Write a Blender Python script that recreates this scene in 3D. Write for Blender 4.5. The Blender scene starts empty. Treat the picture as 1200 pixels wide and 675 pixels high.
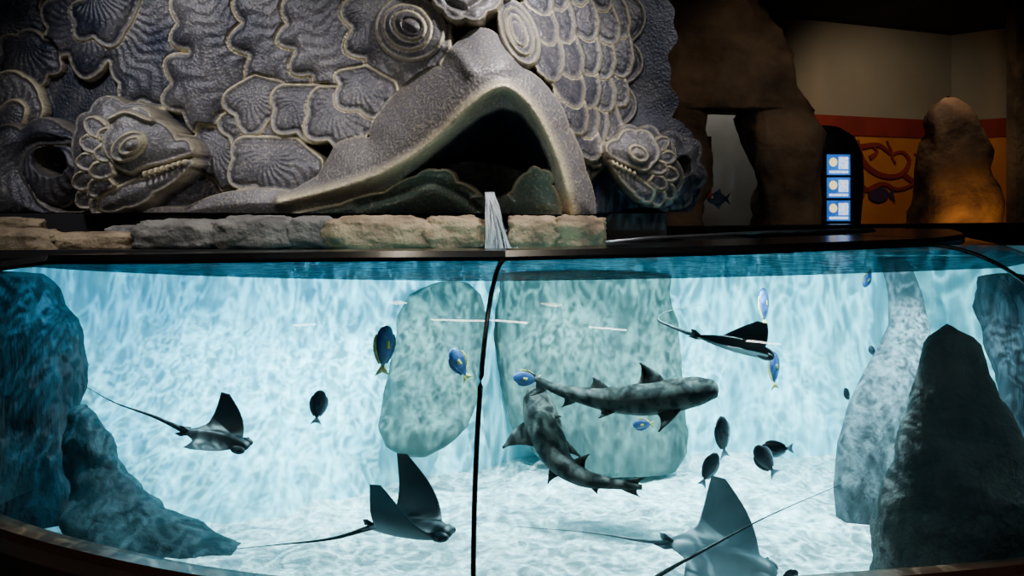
import bpy, bmesh, math, random
import numpy as np
from mathutils import Vector, Matrix, noise
random.seed(4)
EYE=1.6; F=1000.0; HY=230.0
def P(px,py,Y): return Vector(((px-600)/F*Y, Y, EYE-(py-HY)/F*Y))
COL=bpy.context.scene.collection

# ---------------------------------------------------------------- materials
def mat(name,c1,c2=None,scale=5,rough=.6,metal=0,bump=0,bscale=25,emit=0,stretch=(1,1,1),alpha=1,spec=.5,lo=.35,hi=.65):
    m=bpy.data.materials.new(name); m.use_nodes=True
    nt=m.node_tree; b=nt.nodes['Principled BSDF']; L=nt.links
    tc=nt.nodes.new('ShaderNodeTexCoord'); mp=nt.nodes.new('ShaderNodeMapping')
    mp.inputs['Scale'].default_value=stretch
    L.new(tc.outputs['Object'],mp.inputs[0])
    c2=c2 or tuple(x*.8 for x in c1)
    n=nt.nodes.new('ShaderNodeTexNoise'); n.inputs['Scale'].default_value=scale; n.inputs['Detail'].default_value=6
    L.new(mp.outputs[0],n.inputs['Vector'])
    r=nt.nodes.new('ShaderNodeValToRGB')
    r.color_ramp.elements[0].position=lo; r.color_ramp.elements[1].position=hi
    r.color_ramp.elements[0].color=(*c2,1); r.color_ramp.elements[1].color=(*c1,1)
    L.new(n.outputs['Fac'],r.inputs[0]); L.new(r.outputs[0],b.inputs['Base Color'])
    b.inputs['Roughness'].default_value=rough; b.inputs['Metallic'].default_value=metal
    b.inputs['Specular IOR Level'].default_value=spec
    b.inputs['Alpha'].default_value=alpha
    if emit:
        L.new(r.outputs[0],b.inputs['Emission Color']); b.inputs['Emission Strength'].default_value=emit
    if bump:
        n2=nt.nodes.new('ShaderNodeTexNoise'); n2.inputs['Scale'].default_value=bscale; n2.inputs['Detail'].default_value=8
        L.new(mp.outputs[0],n2.inputs['Vector'])
        bp=nt.nodes.new('ShaderNodeBump'); bp.inputs['Strength'].default_value=bump; bp.inputs['Distance'].default_value=.03
        L.new(n2.outputs['Fac'],bp.inputs['Height']); L.new(bp.outputs[0],b.inputs['Normal'])
    return m

# ---------------------------------------------------------------- mesh builder
class MB:
    def __init__(s): s.v=[];s.f=[];s.m=[]
    def add(s,vs,fs,mt=0):
        o=len(s.v); s.v+=[tuple(v) for v in vs]; s.f+=[tuple(i+o for i in f) for f in fs]; s.m+=[mt]*len(fs)
    def loft(s,rings,mt=0,closed=True,cap=True,mfun=None):
        n=len(rings[0]); o=len(s.v)
        for r in rings: s.v+=[tuple(v) for v in r]
        for i in range(len(rings)-1):
            for j in range(n if closed else n-1):
                k=(j+1)%n
                s.f.append((o+i*n+j,o+i*n+k,o+(i+1)*n+k,o+(i+1)*n+j)); s.m.append(mfun(i,j) if mfun else mt)
        if cap and closed:
            s.f.append(tuple(o+j for j in range(n))[::-1]); s.m.append(mt)
            e=o+(len(rings)-1)*n
            s.f.append(tuple(e+j for j in range(n))); s.m.append(mt)
    def box(s,a,b,mt=0):
        x0,y0,z0=a;x1,y1,z1=b
        s.add([(x0,y0,z0),(x1,y0,z0),(x1,y1,z0),(x0,y1,z0),(x0,y0,z1),(x1,y0,z1),(x1,y1,z1),(x0,y1,z1)],
              [(0,3,2,1),(4,5,6,7),(0,1,5,4),(1,2,6,5),(2,3,7,6),(3,0,4,7)],mt)
    def tube(s,pts,rad,mt=0,n=10):
        pts=[Vector(p) for p in pts]; rings=[]
        up=Vector((0,0,1))
        for i,p in enumerate(pts):
            d=(pts[min(i+1,len(pts)-1)]-pts[max(i-1,0)]).normalized()
            if abs(d.dot(up))>.95: u=Vector((0,1,0)) 
            else: u=up
            a=d.cross(u).normalized(); b=a.cross(d).normalized()
            r=rad(i/(len(pts)-1)) if callable(rad) else rad
            rings.append([p+a*math.cos(t)*r+b*math.sin(t)*r for t in [2*math.pi*k/n for k in range(n)]])
        s.loft(rings,mt)
    def ball(s,c,r,mt=0,n=12,m=8):
        c=Vector(c)
        if not hasattr(r,'__len__'): r=(r,r,r)
        rings=[]
        for i in range(m+1):
            t=math.pi*(i+.02)/(m+.04)
            rings.append([c+Vector((r[0]*math.sin(t)*math.cos(2*math.pi*k/n),r[1]*math.sin(t)*math.sin(2*math.pi*k/n),r[2]*math.cos(t))) for k in range(n)])
        s.loft(rings,mt)
    def build(s,name,mats,smooth=True,parent=None,recalc=True,M=None):
        me=bpy.data.meshes.new(name); me.from_pydata(s.v,[],s.f)
        for m in mats: me.materials.append(m)
        me.polygons.foreach_set('material_index',s.m)
        if recalc:
            bm=bmesh.new(); bm.from_mesh(me); bmesh.ops.recalc_face_normals(bm,faces=bm.faces); bm.to_mesh(me); bm.free()
        me.polygons.foreach_set('use_smooth',[smooth]*len(me.polygons)); me.update()
        o=bpy.data.objects.new(name,me); COL.objects.link(o)
        if M is not None: o.matrix_world=M
        if parent: o.parent=parent
        return o
def empty(name):
    o=bpy.data.objects.new(name,None); COL.objects.link(o); return o
def box_obj(name,a,b,m,parent=None):
    mb=MB(); mb.box(a,b); return mb.build(name,[m],False,parent)
def catmull(pts,n):
    pts=[Vector(p) for p in pts]; out=[]
    q=[pts[0]*2-pts[1]]+pts+[pts[-1]*2-pts[-2]]
    S=len(pts)-1
    for i in range(n):
        t=i/(n-1)*S; k=min(int(t),S-1); u=t-k
        a,b,c,d=q[k],q[k+1],q[k+2],q[k+3]
        out.append(.5*((2*b)+(c-a)*u+(2*a-5*b+4*c-d)*u*u+(3*b-a-3*c+d)*u**3))
    return out
def sm(a,b,x):
    t=max(0,min(1,(x-a)/(b-a))); return t*t*(3-2*t)

# ---------------------------------------------------------------- sculpture heightfield
Y0=4.3; STEP=.004
xs=np.arange(-2.85,.96,STEP); zs=np.arange(-.078,1.25,STEP)
X,Z=np.meshgrid(xs,zs)
def polydist(x,z,pts,closed=False):
    d=np.full(np.shape(x),1e9)
    n=len(pts)
    for i in range(n if closed else n-1):
        ax,az=pts[i]; bx,bz=pts[(i+1)%n]
        dx,dz=bx-ax,bz-az; L=dx*dx+dz*dz+1e-12
        t=np.clip(((x-ax)*dx+(z-az)*dz)/L,0,1)
        d=np.minimum(d,np.hypot(x-ax-t*dx,z-az-t*dz))
    return d
def inside(x,z,pts):
    c=np.zeros(np.shape(x),bool); n=len(pts)
    for i in range(n):
        ax,az=pts[i]; bx,bz=pts[(i+1)%n]
        if az==bz: continue
        c^=((az>z)!=(bz>z))&(x<(bx-ax)*(z-az)/(bz-az)+ax)
    return c
LIPPX=[(290,240),(360,222),(430,200),(490,170),(530,138),(560,112),(590,100),(615,116),(640,152),(660,195),(674,250)]
lipw=[((a-600)*.00375,(230-b)*.00375) for a,b in LIPPX]
def macro(x,z):
    d=polydist(x,z,lipw)
    A=.10+.36*np.exp(-((x+.06)/.62)**2)
    m=.04+A*np.exp(-(d/.30)**2)
    m=m+.15*np.exp(-((x+.22)/.45)**2-((z-.85)/.42)**2)
    m=m+.10*np.exp(-((x+1.95)/.28)**2-((z-.17)/.25)**2)
    m=m+.10*np.exp(-((x-.68)/.2)**2-((z-.13)/.2)**2)
    return m
def W(px,py,b=0):
    Y=Y0-b-.1
    for _ in range(14):
        x=(px-600)/F*Y; z=-(py-HY)/F*Y
        Y=.5*Y+.5*(Y0-b-float(macro(np.array(x),np.array(z))))
    return (x,z)
Mf=macro(X,Z); H=Mf.copy()
EDGE=np.zeros_like(H); TONE=np.full_like(H,.12); TEAL=np.zeros_like(H)
nz=np.zeros_like(H)
rs=np.random.RandomState(3)
for k in range(26):
    f=rs.uniform(6,26); a=rs.uniform(0,6.28); nz+=np.sin(X*f*math.cos(a)+Z*f*math.sin(a)+rs.uniform(0,6))/f
H+=nz*.02
def outline(pts,base):
    ar=0; n=len(pts)
    for i in range(n):
        a=pts[i];b=pts[(i+1)%n]; ar+=a[0]*b[1]-b[0]*a[1]
    sg=1 if ar>0 else -1
    out=[]
    for i in range(n):
        a=pts[i];b=pts[(i+1)%n]; bl=a[2] if len(a)>2 else 0
        dx,dy=b[0]-a[0],b[1]-a[1]
        K=1 if bl==0 else 9
        for k in range(K):
            t=k/K; o=4*bl*t*(1-t)*.9+ (.35*bl*math.sin(math.pi*t)**.5 if bl else 0)
            out.append((a[0]+dx*t+dy*o*sg,a[1]+dy*t-dx*o*sg))
    return [W(px,py,base) for px,py in out]
def plate(pts,base,rise=.04,r=.03,edge=1.,tone=.6,teal=0,ridge=.0020,ew=.013,nr=24,lip=.017,cx=None):
    q=outline(pts,base)
    qx=[a for a,_ in q]; qz=[b for _,b in q]
    i0,i1=np.searchsorted(xs,[min(qx)-.01,max(qx)+.01]); j0,j1=np.searchsorted(zs,[min(qz)-.01,max(qz)+.01])
    if i1<=i0 or j1<=j0: return
    sl=(slice(j0,j1),slice(i0,i1)); x=X[sl]; z=Z[sl]
    ins=inside(x,z,q); d=polydist(x,z,q,True)
    if cx: cX,cZ=W(cx[0],cx[1],base)
    else: cX,cZ=np.mean(qx),np.mean(qz)+(max(qz)-min(qz))*.25
    ang=np.arctan2(z-cZ,x-cX); ln=np.hypot(z-cZ,x-cX)
    h=Mf[sl]+base+rise*(1-np.exp(-d/r))+ridge*np.sin(ang*nr+3*np.sin(ln*30))*np.clip((d-.012)/.02,0,1)*np.clip(ln/.08,0,1)+nz[sl]*.014
    h+=lip*np.exp(-((d-.008)/.009)**2)
    h-=ridge*3*np.exp(-((d-.03)/.006)**2)
    H[sl]=np.where(ins,h,H[sl])
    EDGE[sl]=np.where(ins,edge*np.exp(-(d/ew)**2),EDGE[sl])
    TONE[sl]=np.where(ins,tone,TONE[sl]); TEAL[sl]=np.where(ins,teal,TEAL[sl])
def stroke(pts,base,w,h,edge=0,n=50):
    c=catmull([(a,b,0) for a,b in pts],n); q=[W(p.x,p.y,base) for p in c]
    d=polydist(X,Z,q); g=np.exp(-(d/w)**2)
    H[:]+=h*g; EDGE[:]=np.maximum(EDGE,edge*g)
def ell(cx,cy,rx,ry,rot=0,n=28):
    c,s=math.cos(rot),math.sin(rot)
    return [(cx+rx*math.cos(t)*c-ry*math.sin(t)*s,cy+rx*math.cos(t)*s+ry*math.sin(t)*c) for t in [2*math.pi*k/n for k in range(n)]]
def tongue(cx,cy,r,rot,k=1.35):
    a=math.radians(rot); c,s=math.cos(a),math.sin(a)
    loc=[(-r*1.2,-r*.8),(-r*.2,-r),(r*.45,-r*.85),(r*.9,-r*.4),(r*1.02,0),(r*.9,r*.4),(r*.45,r*.85),(-r*.2,r),(-r*1.2,r*.8)]
    return [(cx+x*k*c-y*s,cy+x*k*s+y*c) for x,y in loc]
# outer plumes, left
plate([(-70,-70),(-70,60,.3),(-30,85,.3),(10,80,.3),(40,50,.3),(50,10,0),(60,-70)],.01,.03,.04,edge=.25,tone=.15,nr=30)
plate([(150,60,0),(140,130,.2),(165,155,.2),(200,160,.2),(235,150,0),(235,60,0)],.015,.03,.04,edge=.25,tone=.15,nr=30)
plate([(75,-70),(72,-5,.3),(56,35,.4),(82,68,.4),(130,76,.1),(140,100,.35),(170,122,.3),(215,100,0),(240,-70)],.03,.06,edge=.8,tone=.25,nr=36)
plate([(105,-70),(98,0,.3),(88,28,.35),(112,48,.3),(150,40,.1),(165,-70)],.07,.05,edge=.5,tone=.2,nr=36)
plate([(20,40,.3),(0,65,.35),(20,95,.35),(60,90,.3),(75,70,.2),(55,45,.2)],.02,.03,edge=.4,tone=.2)
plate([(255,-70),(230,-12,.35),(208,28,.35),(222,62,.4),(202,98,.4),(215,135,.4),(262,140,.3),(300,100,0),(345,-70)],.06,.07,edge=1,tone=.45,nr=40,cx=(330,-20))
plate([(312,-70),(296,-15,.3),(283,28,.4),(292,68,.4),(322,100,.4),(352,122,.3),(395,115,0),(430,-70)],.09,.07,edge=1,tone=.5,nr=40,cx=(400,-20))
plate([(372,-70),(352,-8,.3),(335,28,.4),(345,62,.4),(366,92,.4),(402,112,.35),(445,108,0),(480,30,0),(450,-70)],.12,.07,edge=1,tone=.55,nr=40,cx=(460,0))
# tongues
plate([(236,145,.1),(228,180,.3),(246,220,.3),(290,215,.2),(290,150,0)],.05,.04,tone=.5)
plate([(200,215),(225,205,.2),(262,222,.2),(300,235,0),(300,255,0),(180,255,0)],.04,.03,edge=.4,tone=.4)
plate([(266,130,.3),(268,163,.3),(318,177,.25),(364,165,.1),(350,130,0)],.08,.045,tone=.55)
plate([(300,86,0),(272,102,.3),(275,138,.4),(318,144,.2),(335,95,0)],.105,.045,tone=.55)
plate([(290,158,.2),(271,187,.35),(300,222,.2),(370,216,.15),(380,185,0),(350,160,0)],.10,.045,tone=.6)
plate([(332,98,.2),(320,130,.35),(348,158,.3),(388,152,.1),(388,98,0)],.125,.045,tone=.55)
plate([(376,100,.15),(360,135,.35),(385,167,.3),(432,160,.2),(450,125,0),(432,98,0)],.14,.045,tone=.6)
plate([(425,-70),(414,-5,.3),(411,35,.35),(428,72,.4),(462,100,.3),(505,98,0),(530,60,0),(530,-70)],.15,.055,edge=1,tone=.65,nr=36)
plate([(404,80,.3),(396,100,.35),(420,132,.3),(455,125,.2),(465,95,0),(430,75,0)],.155,.04,tone=.6)
# right field
plate([(600,-70),(640,40),(690,215,0),(715,190,.2),(728,150,.25),(735,100,.25),(742,50,.25),(735,-10,.2),(720,-70)],.02,.03,edge=.4,tone=.3)
for col,(b,pts) in enumerate([(.04,[(720,20),(722,60),(718,100),(710,140)]),(.06,[(698,-15),(704,24),(702,64),(700,102),(693,138),(690,170)]),
    (.09,[(674,-20),(682,20),(684,58),(683,96),(681,132),(684,162)]),(.12,[(650,-15),(657,24),(662,62),(666,98),(672,132)]),(.14,[(628,-10),(636,28),(642,66)])]):
    for p in pts[::-1]: plate(tongue(p[0],p[1],20+random.uniform(-2,2),68+random.uniform(-10,10),1.6),b+random.uniform(0,.015),.025,.02,tone=.42,nr=14,edge=.6,lip=.010,ridge=.0016)
# face
FACE=[(130,256),(150,250,.05),(215,243,.05),(285,222,.05),(340,224,.0),(372,205,.0),(390,172,.1),(432,160,.08),(446,130,.05),(478,98,.05),(516,76,.05),(545,40,.1),(570,32,.1),(590,48,.05),(618,80,.05),(648,108,.05),(668,150,.05),(688,200,.05),(700,256)]
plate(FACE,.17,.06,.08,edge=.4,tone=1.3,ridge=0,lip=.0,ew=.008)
stroke([(385,212),(450,188),(500,155),(540,118),(572,86),(592,78)],.2,.05,.012)
stroke([(330,236),(420,215),(480,188),(520,158),(555,124),(590,104),(618,122),(640,156),(660,205),(670,250)],.2,.028,.05,edge=.85)
# eyes: nested lids round a bulb
plate(ell(481,34,42,39,.2),.20,.05,.03,tone=.7,edge=.7,ridge=0)
stroke([(520,52),(540,66),(552,84)],.2,.03,.02)
plate(ell(478,33,31,28,.4),.215,.055,.025,tone=.5,edge=.75,ridge=0)
plate(ell(480,31,22,18,.5),.225,.055,.02,tone=.4,edge=.75,ridge=0)
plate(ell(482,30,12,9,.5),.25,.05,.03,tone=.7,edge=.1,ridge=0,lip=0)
plate(ell(608,38,22,42,-.4),.185,.045,.03,tone=.65,edge=.7,ridge=0)
plate(ell(608,38,16,31,-.4),.20,.05,.02,tone=.45,edge=.7,ridge=0)
plate(ell(607,37,10,21,-.4),.215,.05,.02,tone=.35,edge=.7,ridge=0)
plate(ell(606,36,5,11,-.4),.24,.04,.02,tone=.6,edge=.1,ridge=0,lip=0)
plate([(470,-70),(478,-15,.1),(505,-2,.12),(518,14,.2),(545,24,.2),(572,16,.12),(590,0,.15),(612,-25,0),(612,-70)],.25,.07,.05,tone=.8,edge=.4,ridge=0)
stroke([(512,-30),(526,2),(545,12)],.27,.016,-.04); stroke([(575,-30),(566,-2),(552,8)],.27,.016,-.04)
# mouth cavity
MOUTH=[(470,212),(500,190,.02),(530,166,.02),(555,146,.05),(578,133,.1),(598,131,.1),(618,146,.05),(634,172,.04),(646,205,.02),(655,256),(560,256),(440,256)]
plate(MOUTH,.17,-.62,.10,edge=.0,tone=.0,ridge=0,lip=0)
plate([(515,196,.05),(560,188,.05),(600,196,.1),(618,206,.0),(600,232,0),(580,252,0),(560,245,0),(530,215,0)],-.02,.05,.08,edge=0,tone=.2,ridge=0,lip=0)
# lower lip
plate([(330,256),(345,248,.0),(400,238,.04),(450,224,.04),(488,204,.12),(512,198,.2),(536,212,.06),(562,226,.05),(578,240,0),(578,256)],.19,.05,.04,edge=.6,tone=.9,teal=1,ridge=0,lip=.02)
plate([(580,256),(580,240,0),(600,222,.1),(618,200,.25),(634,197,.25),(648,216,.08),(658,256)],.19,.05,.04,edge=.6,tone=.9,teal=1,ridge=0,lip=.02)
plate([(548,234,.1),(566,228,-.15),(590,228,.1),(604,236,0),(596,256),(556,256)],.22,.03,.02,edge=.1,tone=.5,teal=.5,ridge=0,lip=.01)
stroke([(420,243),(470,228),(505,214),(540,230),(560,246)],.2,.02,-.03)
# small fish, left
plate([(40,150,.2),(52,115,.1),(30,88,.2),(-10,95,.2),(-20,130,.2),(10,165,.1)],.06,.03,edge=.9,tone=.5,nr=40,cx=(20,170))
plate([(35,125,.25),(0,128,.2),(-20,150,.1),(20,160,.1)],.09,.03,edge=.9,tone=.5,nr=30)
plate(ell(48,198,62,55,0),.08,.10,.05,edge=.1,tone=.25,ridge=.004,nr=30)
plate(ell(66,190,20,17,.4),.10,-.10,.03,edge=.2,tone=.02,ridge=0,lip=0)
plate([(-40,175,.2),(-10,160,.2),(30,150,.2),(80,148,.1),(100,170,0),(60,172,-.2),(30,200,.0),(50,235,-.1),(100,246,0),(90,258),(-40,258)],.13,.08,.05,edge=.2,tone=.3,ridge=.002,nr=40)
HL=[(90,152,.2),(106,130,.25),(150,121,.15),(190,136,.05),(212,158,.15),(228,170,.3),(226,190,.0),(200,212,.0),(160,240,.1),(118,252,.2),(100,238,.1),(90,195,.1)]
plate(HL,.20,.07,.05,edge=.3,tone=.5,ridge=0)
for p,r,ro in [((104,232),15,140),((120,240),15,110),((100,212),14,160),((118,220),14,140),((104,190),13,180),((120,200),13,165),((108,168),13,190),((124,180),12,180),((112,148),13,215),((128,160),12,200)]:
    plate(tongue(p[0],p[1],r,ro,1.1),.27,.02,.015,edge=.8,tone=.5,ridge=0)
plate([(130,150,.2),(150,128,.2),(185,140,.1),(210,162,.2),(228,172,.3),(222,184,0),(190,194,-.05),(158,206,.1),(132,190,.2)],.27,.05,.03,edge=.6,tone=.75,ridge=0)
plate([(118,248,.2),(135,222,.05),(165,208,-.05),(200,194,0),(226,185,.3),(224,198,.05),(185,228,.1),(150,246,.1)],.25,.05,.03,edge=.6,tone=.75,ridge=0)
for k in range(8): plate(ell(168+k*6.6,204-k*2.0,2.4,4.5,.2,12),.31,.02,.01,edge=1,tone=1,ridge=0,lip=0)
plate(ell(152,172,24,16,-.6),.31,.02,.02,edge=.8,tone=.5,ridge=0)
plate(ell(154,171,16,10,-.6),.33,.02,.02,edge=.9,tone=.3,ridge=0)
plate(ell(155,170,8,6,-.6),.35,.03,.02,edge=.2,tone=.7,ridge=0,lip=0)
stroke([(128,140),(150,132),(178,142)],.3,.012,.03,edge=.6)
# small fish, right
plate([(770,160,.25),(800,160,.3),(820,190,.3),(812,225,.25),(790,246,.1),(770,246,0)],.12,.09,.05,edge=.1,tone=.3,ridge=.003)
plate(ell(800,195,9,12),.16,-.08,.03,edge=.1,tone=.05,ridge=0,lip=0)
plate([(722,158,.25),(748,149,.25),(775,160,.2),(790,185,.2),(792,225,.2),(775,243,.1),(750,238,.0),(726,212,.0),(713,192,.3),(714,175,.2)],.16,.06,.04,edge=.3,tone=.45,ridge=0)
for p,r,ro in [((782,225),11,60),((770,232),11,80),((784,205),11,20),((772,215),10,40),((782,185),10,0),((772,197),10,10),((775,168),10,-40)]:
    plate(tongue(p[0],p[1],r,ro,1.1),.2,.02,.015,edge=.6,tone=.45,ridge=0)
plate([(722,162,.2),(745,152,.2),(768,165,.2),(765,195,.2),(745,200,0),(722,190,.0),(712,184,.3)],.22,.04,.03,edge=.5,tone=.6,ridge=0)
plate([(712,188,.3),(722,193,0),(745,205,0),(768,222,.1),(762,240,.1),(740,228,.05)],.20,.04,.03,edge=.6,tone=.6,ridge=0)
for k in range(6): plate(ell(719+k*5,191+k*2.4,1.8,3.6,-.2,12),.25,.02,.01,edge=1,tone=1,ridge=0,lip=0)
plate(ell(748,180,14,10,.6),.26,.02,.015,edge=.8,tone=.4,ridge=0)
plate(ell(748,180,7,5,.6),.28,.02,.015,edge=.3,tone=.6,ridge=0,lip=0)
Hp=np.pad(H,1,mode='edge'); H=(Hp[1:-1,1:-1]*4+Hp[:-2,1:-1]+Hp[2:,1:-1]+Hp[1:-1,:-2]+Hp[1:-1,2:])/8
ny,nx=H.shape
co=np.empty((ny,nx,3)); co[...,0]=X; co[...,1]=Y0-H; co[...,2]=Z+EYE
idx=np.arange(ny*nx).reshape(ny,nx)
q=np.stack([idx[:-1,:-1],idx[:-1,1:],idx[1:,1:],idx[1:,:-1]],-1)
bound=.80+.02*np.sin(Z*17)+.012*np.sin(Z*41+1)
keep=(X<bound)|((Z<.42)&(np.hypot((X-.77)/.175,(Z-.12)/.27)<1))
q=q[keep[:-1,:-1]].reshape(-1,4)
me=bpy.data.meshes.new('fish_face_sculpture')
me.vertices.add(ny*nx); me.vertices.foreach_set('co',co.reshape(-1))
me.loops.add(q.size); me.loops.foreach_set('vertex_index',q.reshape(-1).astype(np.int32))
me.polygons.add(len(q)); me.polygons.foreach_set('loop_start',(np.arange(len(q))*4).astype(np.int32))
me.polygons.foreach_set('loop_total',np.full(len(q),4,np.int32))
me.update(calc_edges=True); me.polygons.foreach_set('use_smooth',np.ones(len(q),bool))
for nme,arr in (('edge',EDGE),('tone',TONE),('teal',TEAL)):
    a=me.attributes.new(nme,'FLOAT','POINT'); a.data.foreach_set('value',arr.reshape(-1).astype(np.float32))
bm=bmesh.new(); bm.from_mesh(me); bmesh.ops.delete(bm,geom=[v for v in bm.verts if not v.link_faces],context='VERTS'); bm.to_mesh(me); bm.free()
ms=bpy.data.materials.new('sculpture_patina'); ms.use_nodes=True; nt=ms.node_tree; L=nt.links; b=nt.nodes['Principled BSDF']
def attr(n):
    a=nt.nodes.new('ShaderNodeAttribute'); a.attribute_name=n; return a.outputs['Fac']
def mixc(f,a,c):
    m=nt.nodes.new('ShaderNodeMix'); m.data_type='RGBA'; 
    if hasattr(f,'links'): L.new(f,m.inputs[0])
    else: m.inputs[0].default_value=f
    for i,s in ((6,a),(7,c)):
        if hasattr(s,'links'): L.new(s,m.inputs[i])
        else: m.inputs[i].default_value=(*s,1)
    return m.outputs[2]
def math_(op,a,c,cl=False):
    m=nt.nodes.new('ShaderNodeMath'); m.operation=op; m.use_clamp=cl
    for i,s in ((0,a),(1,c)):
        if hasattr(s,'links'): L.new(s,m.inputs[i])
        else: m.inputs[i].default_value=s
    return m.outputs[0]
tc=nt.nodes.new('ShaderNodeTexCoord')
def nzn(s,d=6):
    n=nt.nodes.new('ShaderNodeTexNoise'); n.inputs['Scale'].default_value=s; n.inputs['Detail'].default_value=d; L.new(tc.outputs['Object'],n.inputs['Vector']); return n.outputs['Fac']
n1=nzn(5); n2=nzn(75,10); n3=nzn(2.3); n4=nzn(24,8)
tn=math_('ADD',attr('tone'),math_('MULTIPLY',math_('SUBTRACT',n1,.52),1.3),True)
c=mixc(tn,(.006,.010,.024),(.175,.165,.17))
c=mixc(math_('MULTIPLY',math_('SUBTRACT',n3,.47,True),3.0,True),c,mixc(tn,(.008,.018,.05),(.15,.125,.105)))
c=mixc(math_('MULTIPLY',attr('teal'),.5),c,(.05,.17,.14))
sp=math_('MULTIPLY',math_('SUBTRACT',n2,.52,True),math_('MULTIPLY',tn,4.0),True)
c=mixc(sp,c,(.45,.39,.28))
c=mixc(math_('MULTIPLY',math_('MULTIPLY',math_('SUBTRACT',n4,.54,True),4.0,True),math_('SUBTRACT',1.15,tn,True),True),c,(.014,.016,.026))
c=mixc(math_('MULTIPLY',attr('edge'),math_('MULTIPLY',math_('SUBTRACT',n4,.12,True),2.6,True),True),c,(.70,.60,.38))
L.new(c,b.inputs['Base Color']); b.inputs['Roughness'].default_value=.40; b.inputs['Metallic'].default_value=.2
bp=nt.nodes.new('ShaderNodeBump'); bp.inputs['Strength'].default_value=.6; bp.inputs['Distance'].default_value=.010
L.new(math_('ADD',n2,math_('MULTIPLY',n4,.5)),bp.inputs['Height']); L.new(bp.outputs[0],b.inputs['Normal'])
me.materials.append(ms)
sc=bpy.data.objects.new('fish_face_sculpture',me); COL.objects.link(sc)

# ---------------------------------------------------------------- materials list
m_black=mat('black_lacquer',(.008,.008,.01),(.004,.004,.005),rough=.22)
m_base=mat('plinth_brown',(.06,.024,.012),(.03,.013,.008),rough=.5)
m_trim=mat('bronze_trim',(.11,.04,.02),rough=.4)
m_wall=mat('tank_wall_paint_light_streaks',(.36,.80,.88),(.18,.60,.74),scale=3,rough=.8,bump=.25,bscale=4,stretch=(6,6,.22))  # pale blue paint, with vertical water-light ripples put into the colour as streaks
m_sand=mat('sand',(.80,.88,.88),(.46,.66,.70),scale=34,rough=.9,bump=.7,bscale=50)
m_blade=mat('submerged_rock_pale',(.07,.105,.095),(.038,.065,.065),scale=6,rough=.9,bump=.3,bscale=9,stretch=(2.6,2.6,.3))
m_pillar=mat('submerged_rock_grey',(.060,.072,.082),(.04,.05,.06),scale=22,rough=.85,bump=.3,bscale=60,stretch=(1.5,1.5,.6))
m_drock=mat('submerged_rock_dark',(.034,.026,.023),(.011,.009,.010),scale=7,rough=.8,bump=1,bscale=14)
m_blrock=mat('submerged_rock_blue',(.006,.017,.027),(.002,.006,.011),scale=5,rough=.85,bump=.8,bscale=9,stretch=(3,3,.4))
m_teal=mat('submerged_rock_teal',(.014,.038,.048),(.005,.017,.024),scale=6,rough=.85,bump=.7,bscale=10,stretch=(1.5,1.5,.8))
m_tan=mat('boulder_tan',(.38,.29,.17),(.14,.10,.06),scale=9,rough=.75,bump=1,bscale=18)
m_gry=mat('boulder_grey',(.20,.19,.165),(.08,.076,.07),scale=9,rough=.7,bump=1,bscale=18)
m_brown=mat('rockwork_brown',(.17,.11,.065),(.045,.027,.016),scale=3,rough=.85,bump=1,bscale=9)
m_dark=mat('dark_concrete',(.010,.010,.012),rough=.85)
m_beige=mat('wall_beige',(.36,.32,.24),(.30,.26,.19),scale=1.2,rough=.85,bump=.1)
m_orange=mat('mural_orange',(.62,.24,.045),(.48,.15,.025),scale=2,rough=.8)
m_red=mat('mural_red',(.27,.024,.015),(.20,.017,.01),rough=.8)
m_white=mat('plaster_white',(.50,.50,.46),rough=.8)
m_ray=mat('ray_skin',(.014,.017,.022),(.007,.009,.012),scale=10,rough=.55)
m_rayb=mat('ray_belly',(.045,.055,.065),(.03,.04,.05),scale=8,rough=.6)
m_rayl=mat('ray_skin_pale',(.18,.21,.23),(.10,.13,.15),scale=10,rough=.5)
m_raylb=mat('ray_belly_pale',(.42,.45,.47),(.30,.33,.35),scale=8,rough=.5)
m_shark=mat('shark_skin',(.038,.034,.030),(.006,.006,.006),scale=20,rough=.8,spec=.2,lo=.44,hi=.56)
m_fb=mat('surgeonfish_blue',(.012,.042,.15),(.005,.017,.065),scale=30,rough=.5)
m_fd=mat('surgeonfish_dark',(.012,.018,.032),(.005,.007,.012),scale=30,rough=.5)
m_fy=mat('surgeonfish_fin_yellow',(.34,.27,.06),(.22,.17,.04),rough=.5)
m_fw=mat('surgeonfish_white',(.25,.35,.42),rough=.5)
m_eye=mat('eye_black',(.005,.005,.005),rough=.2)

# ---------------------------------------------------------------- tank
tank=empty('aquarium_tank')
ZB=-1.2
def st(pts,n): return catmull([(a,b,c) for a,b,c in pts],n)
def pane_curves(T,B,n=40): return st(T,n),st([(x,y,ZB) for x,y in B],n)
panes=[
 ([(-2.75,3.34,-.36),(-2.25,3.34,-.318),(-1.85,3.42,-.265)],[(-3.5,3.95),(-2.95,3.8),(-2.4,3.5)]),
 ([(-1.85,3.42,-.265),(-1.4,3.24,-.25),(-.95,3.11,-.235),(-.5,3.04,-.225),(-.024,3.0,-.22)],[(-2.4,3.5),(-1.9,3.14),(-1.32,2.85),(-.78,2.67),(-.117,2.58)]),
 ([(-.024,3.0,-.22),(.45,3.11,-.217),(.9,3.26,-.215),(1.35,3.46,-.212),(1.8,3.68,-.21)],[(-.117,2.58),(.45,2.61),(1.0,2.68),(1.6,2.79),(2.15,2.92)]),
 ([(1.8,3.68,-.21),(2.15,4.1,-.21),(2.4,4.7,-.21)],[(2.15,2.92),(2.7,3.5),(3.0,4.4)])]
def gp(T,B,a):
    h=math.sin(a)**.92; v=1-math.cos(a)
    return Vector((T.x+(B.x-T.x)*h, T.y+(B.y-T.y)*h, EYE+T.z+(B.z-T.z)*v))
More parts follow.
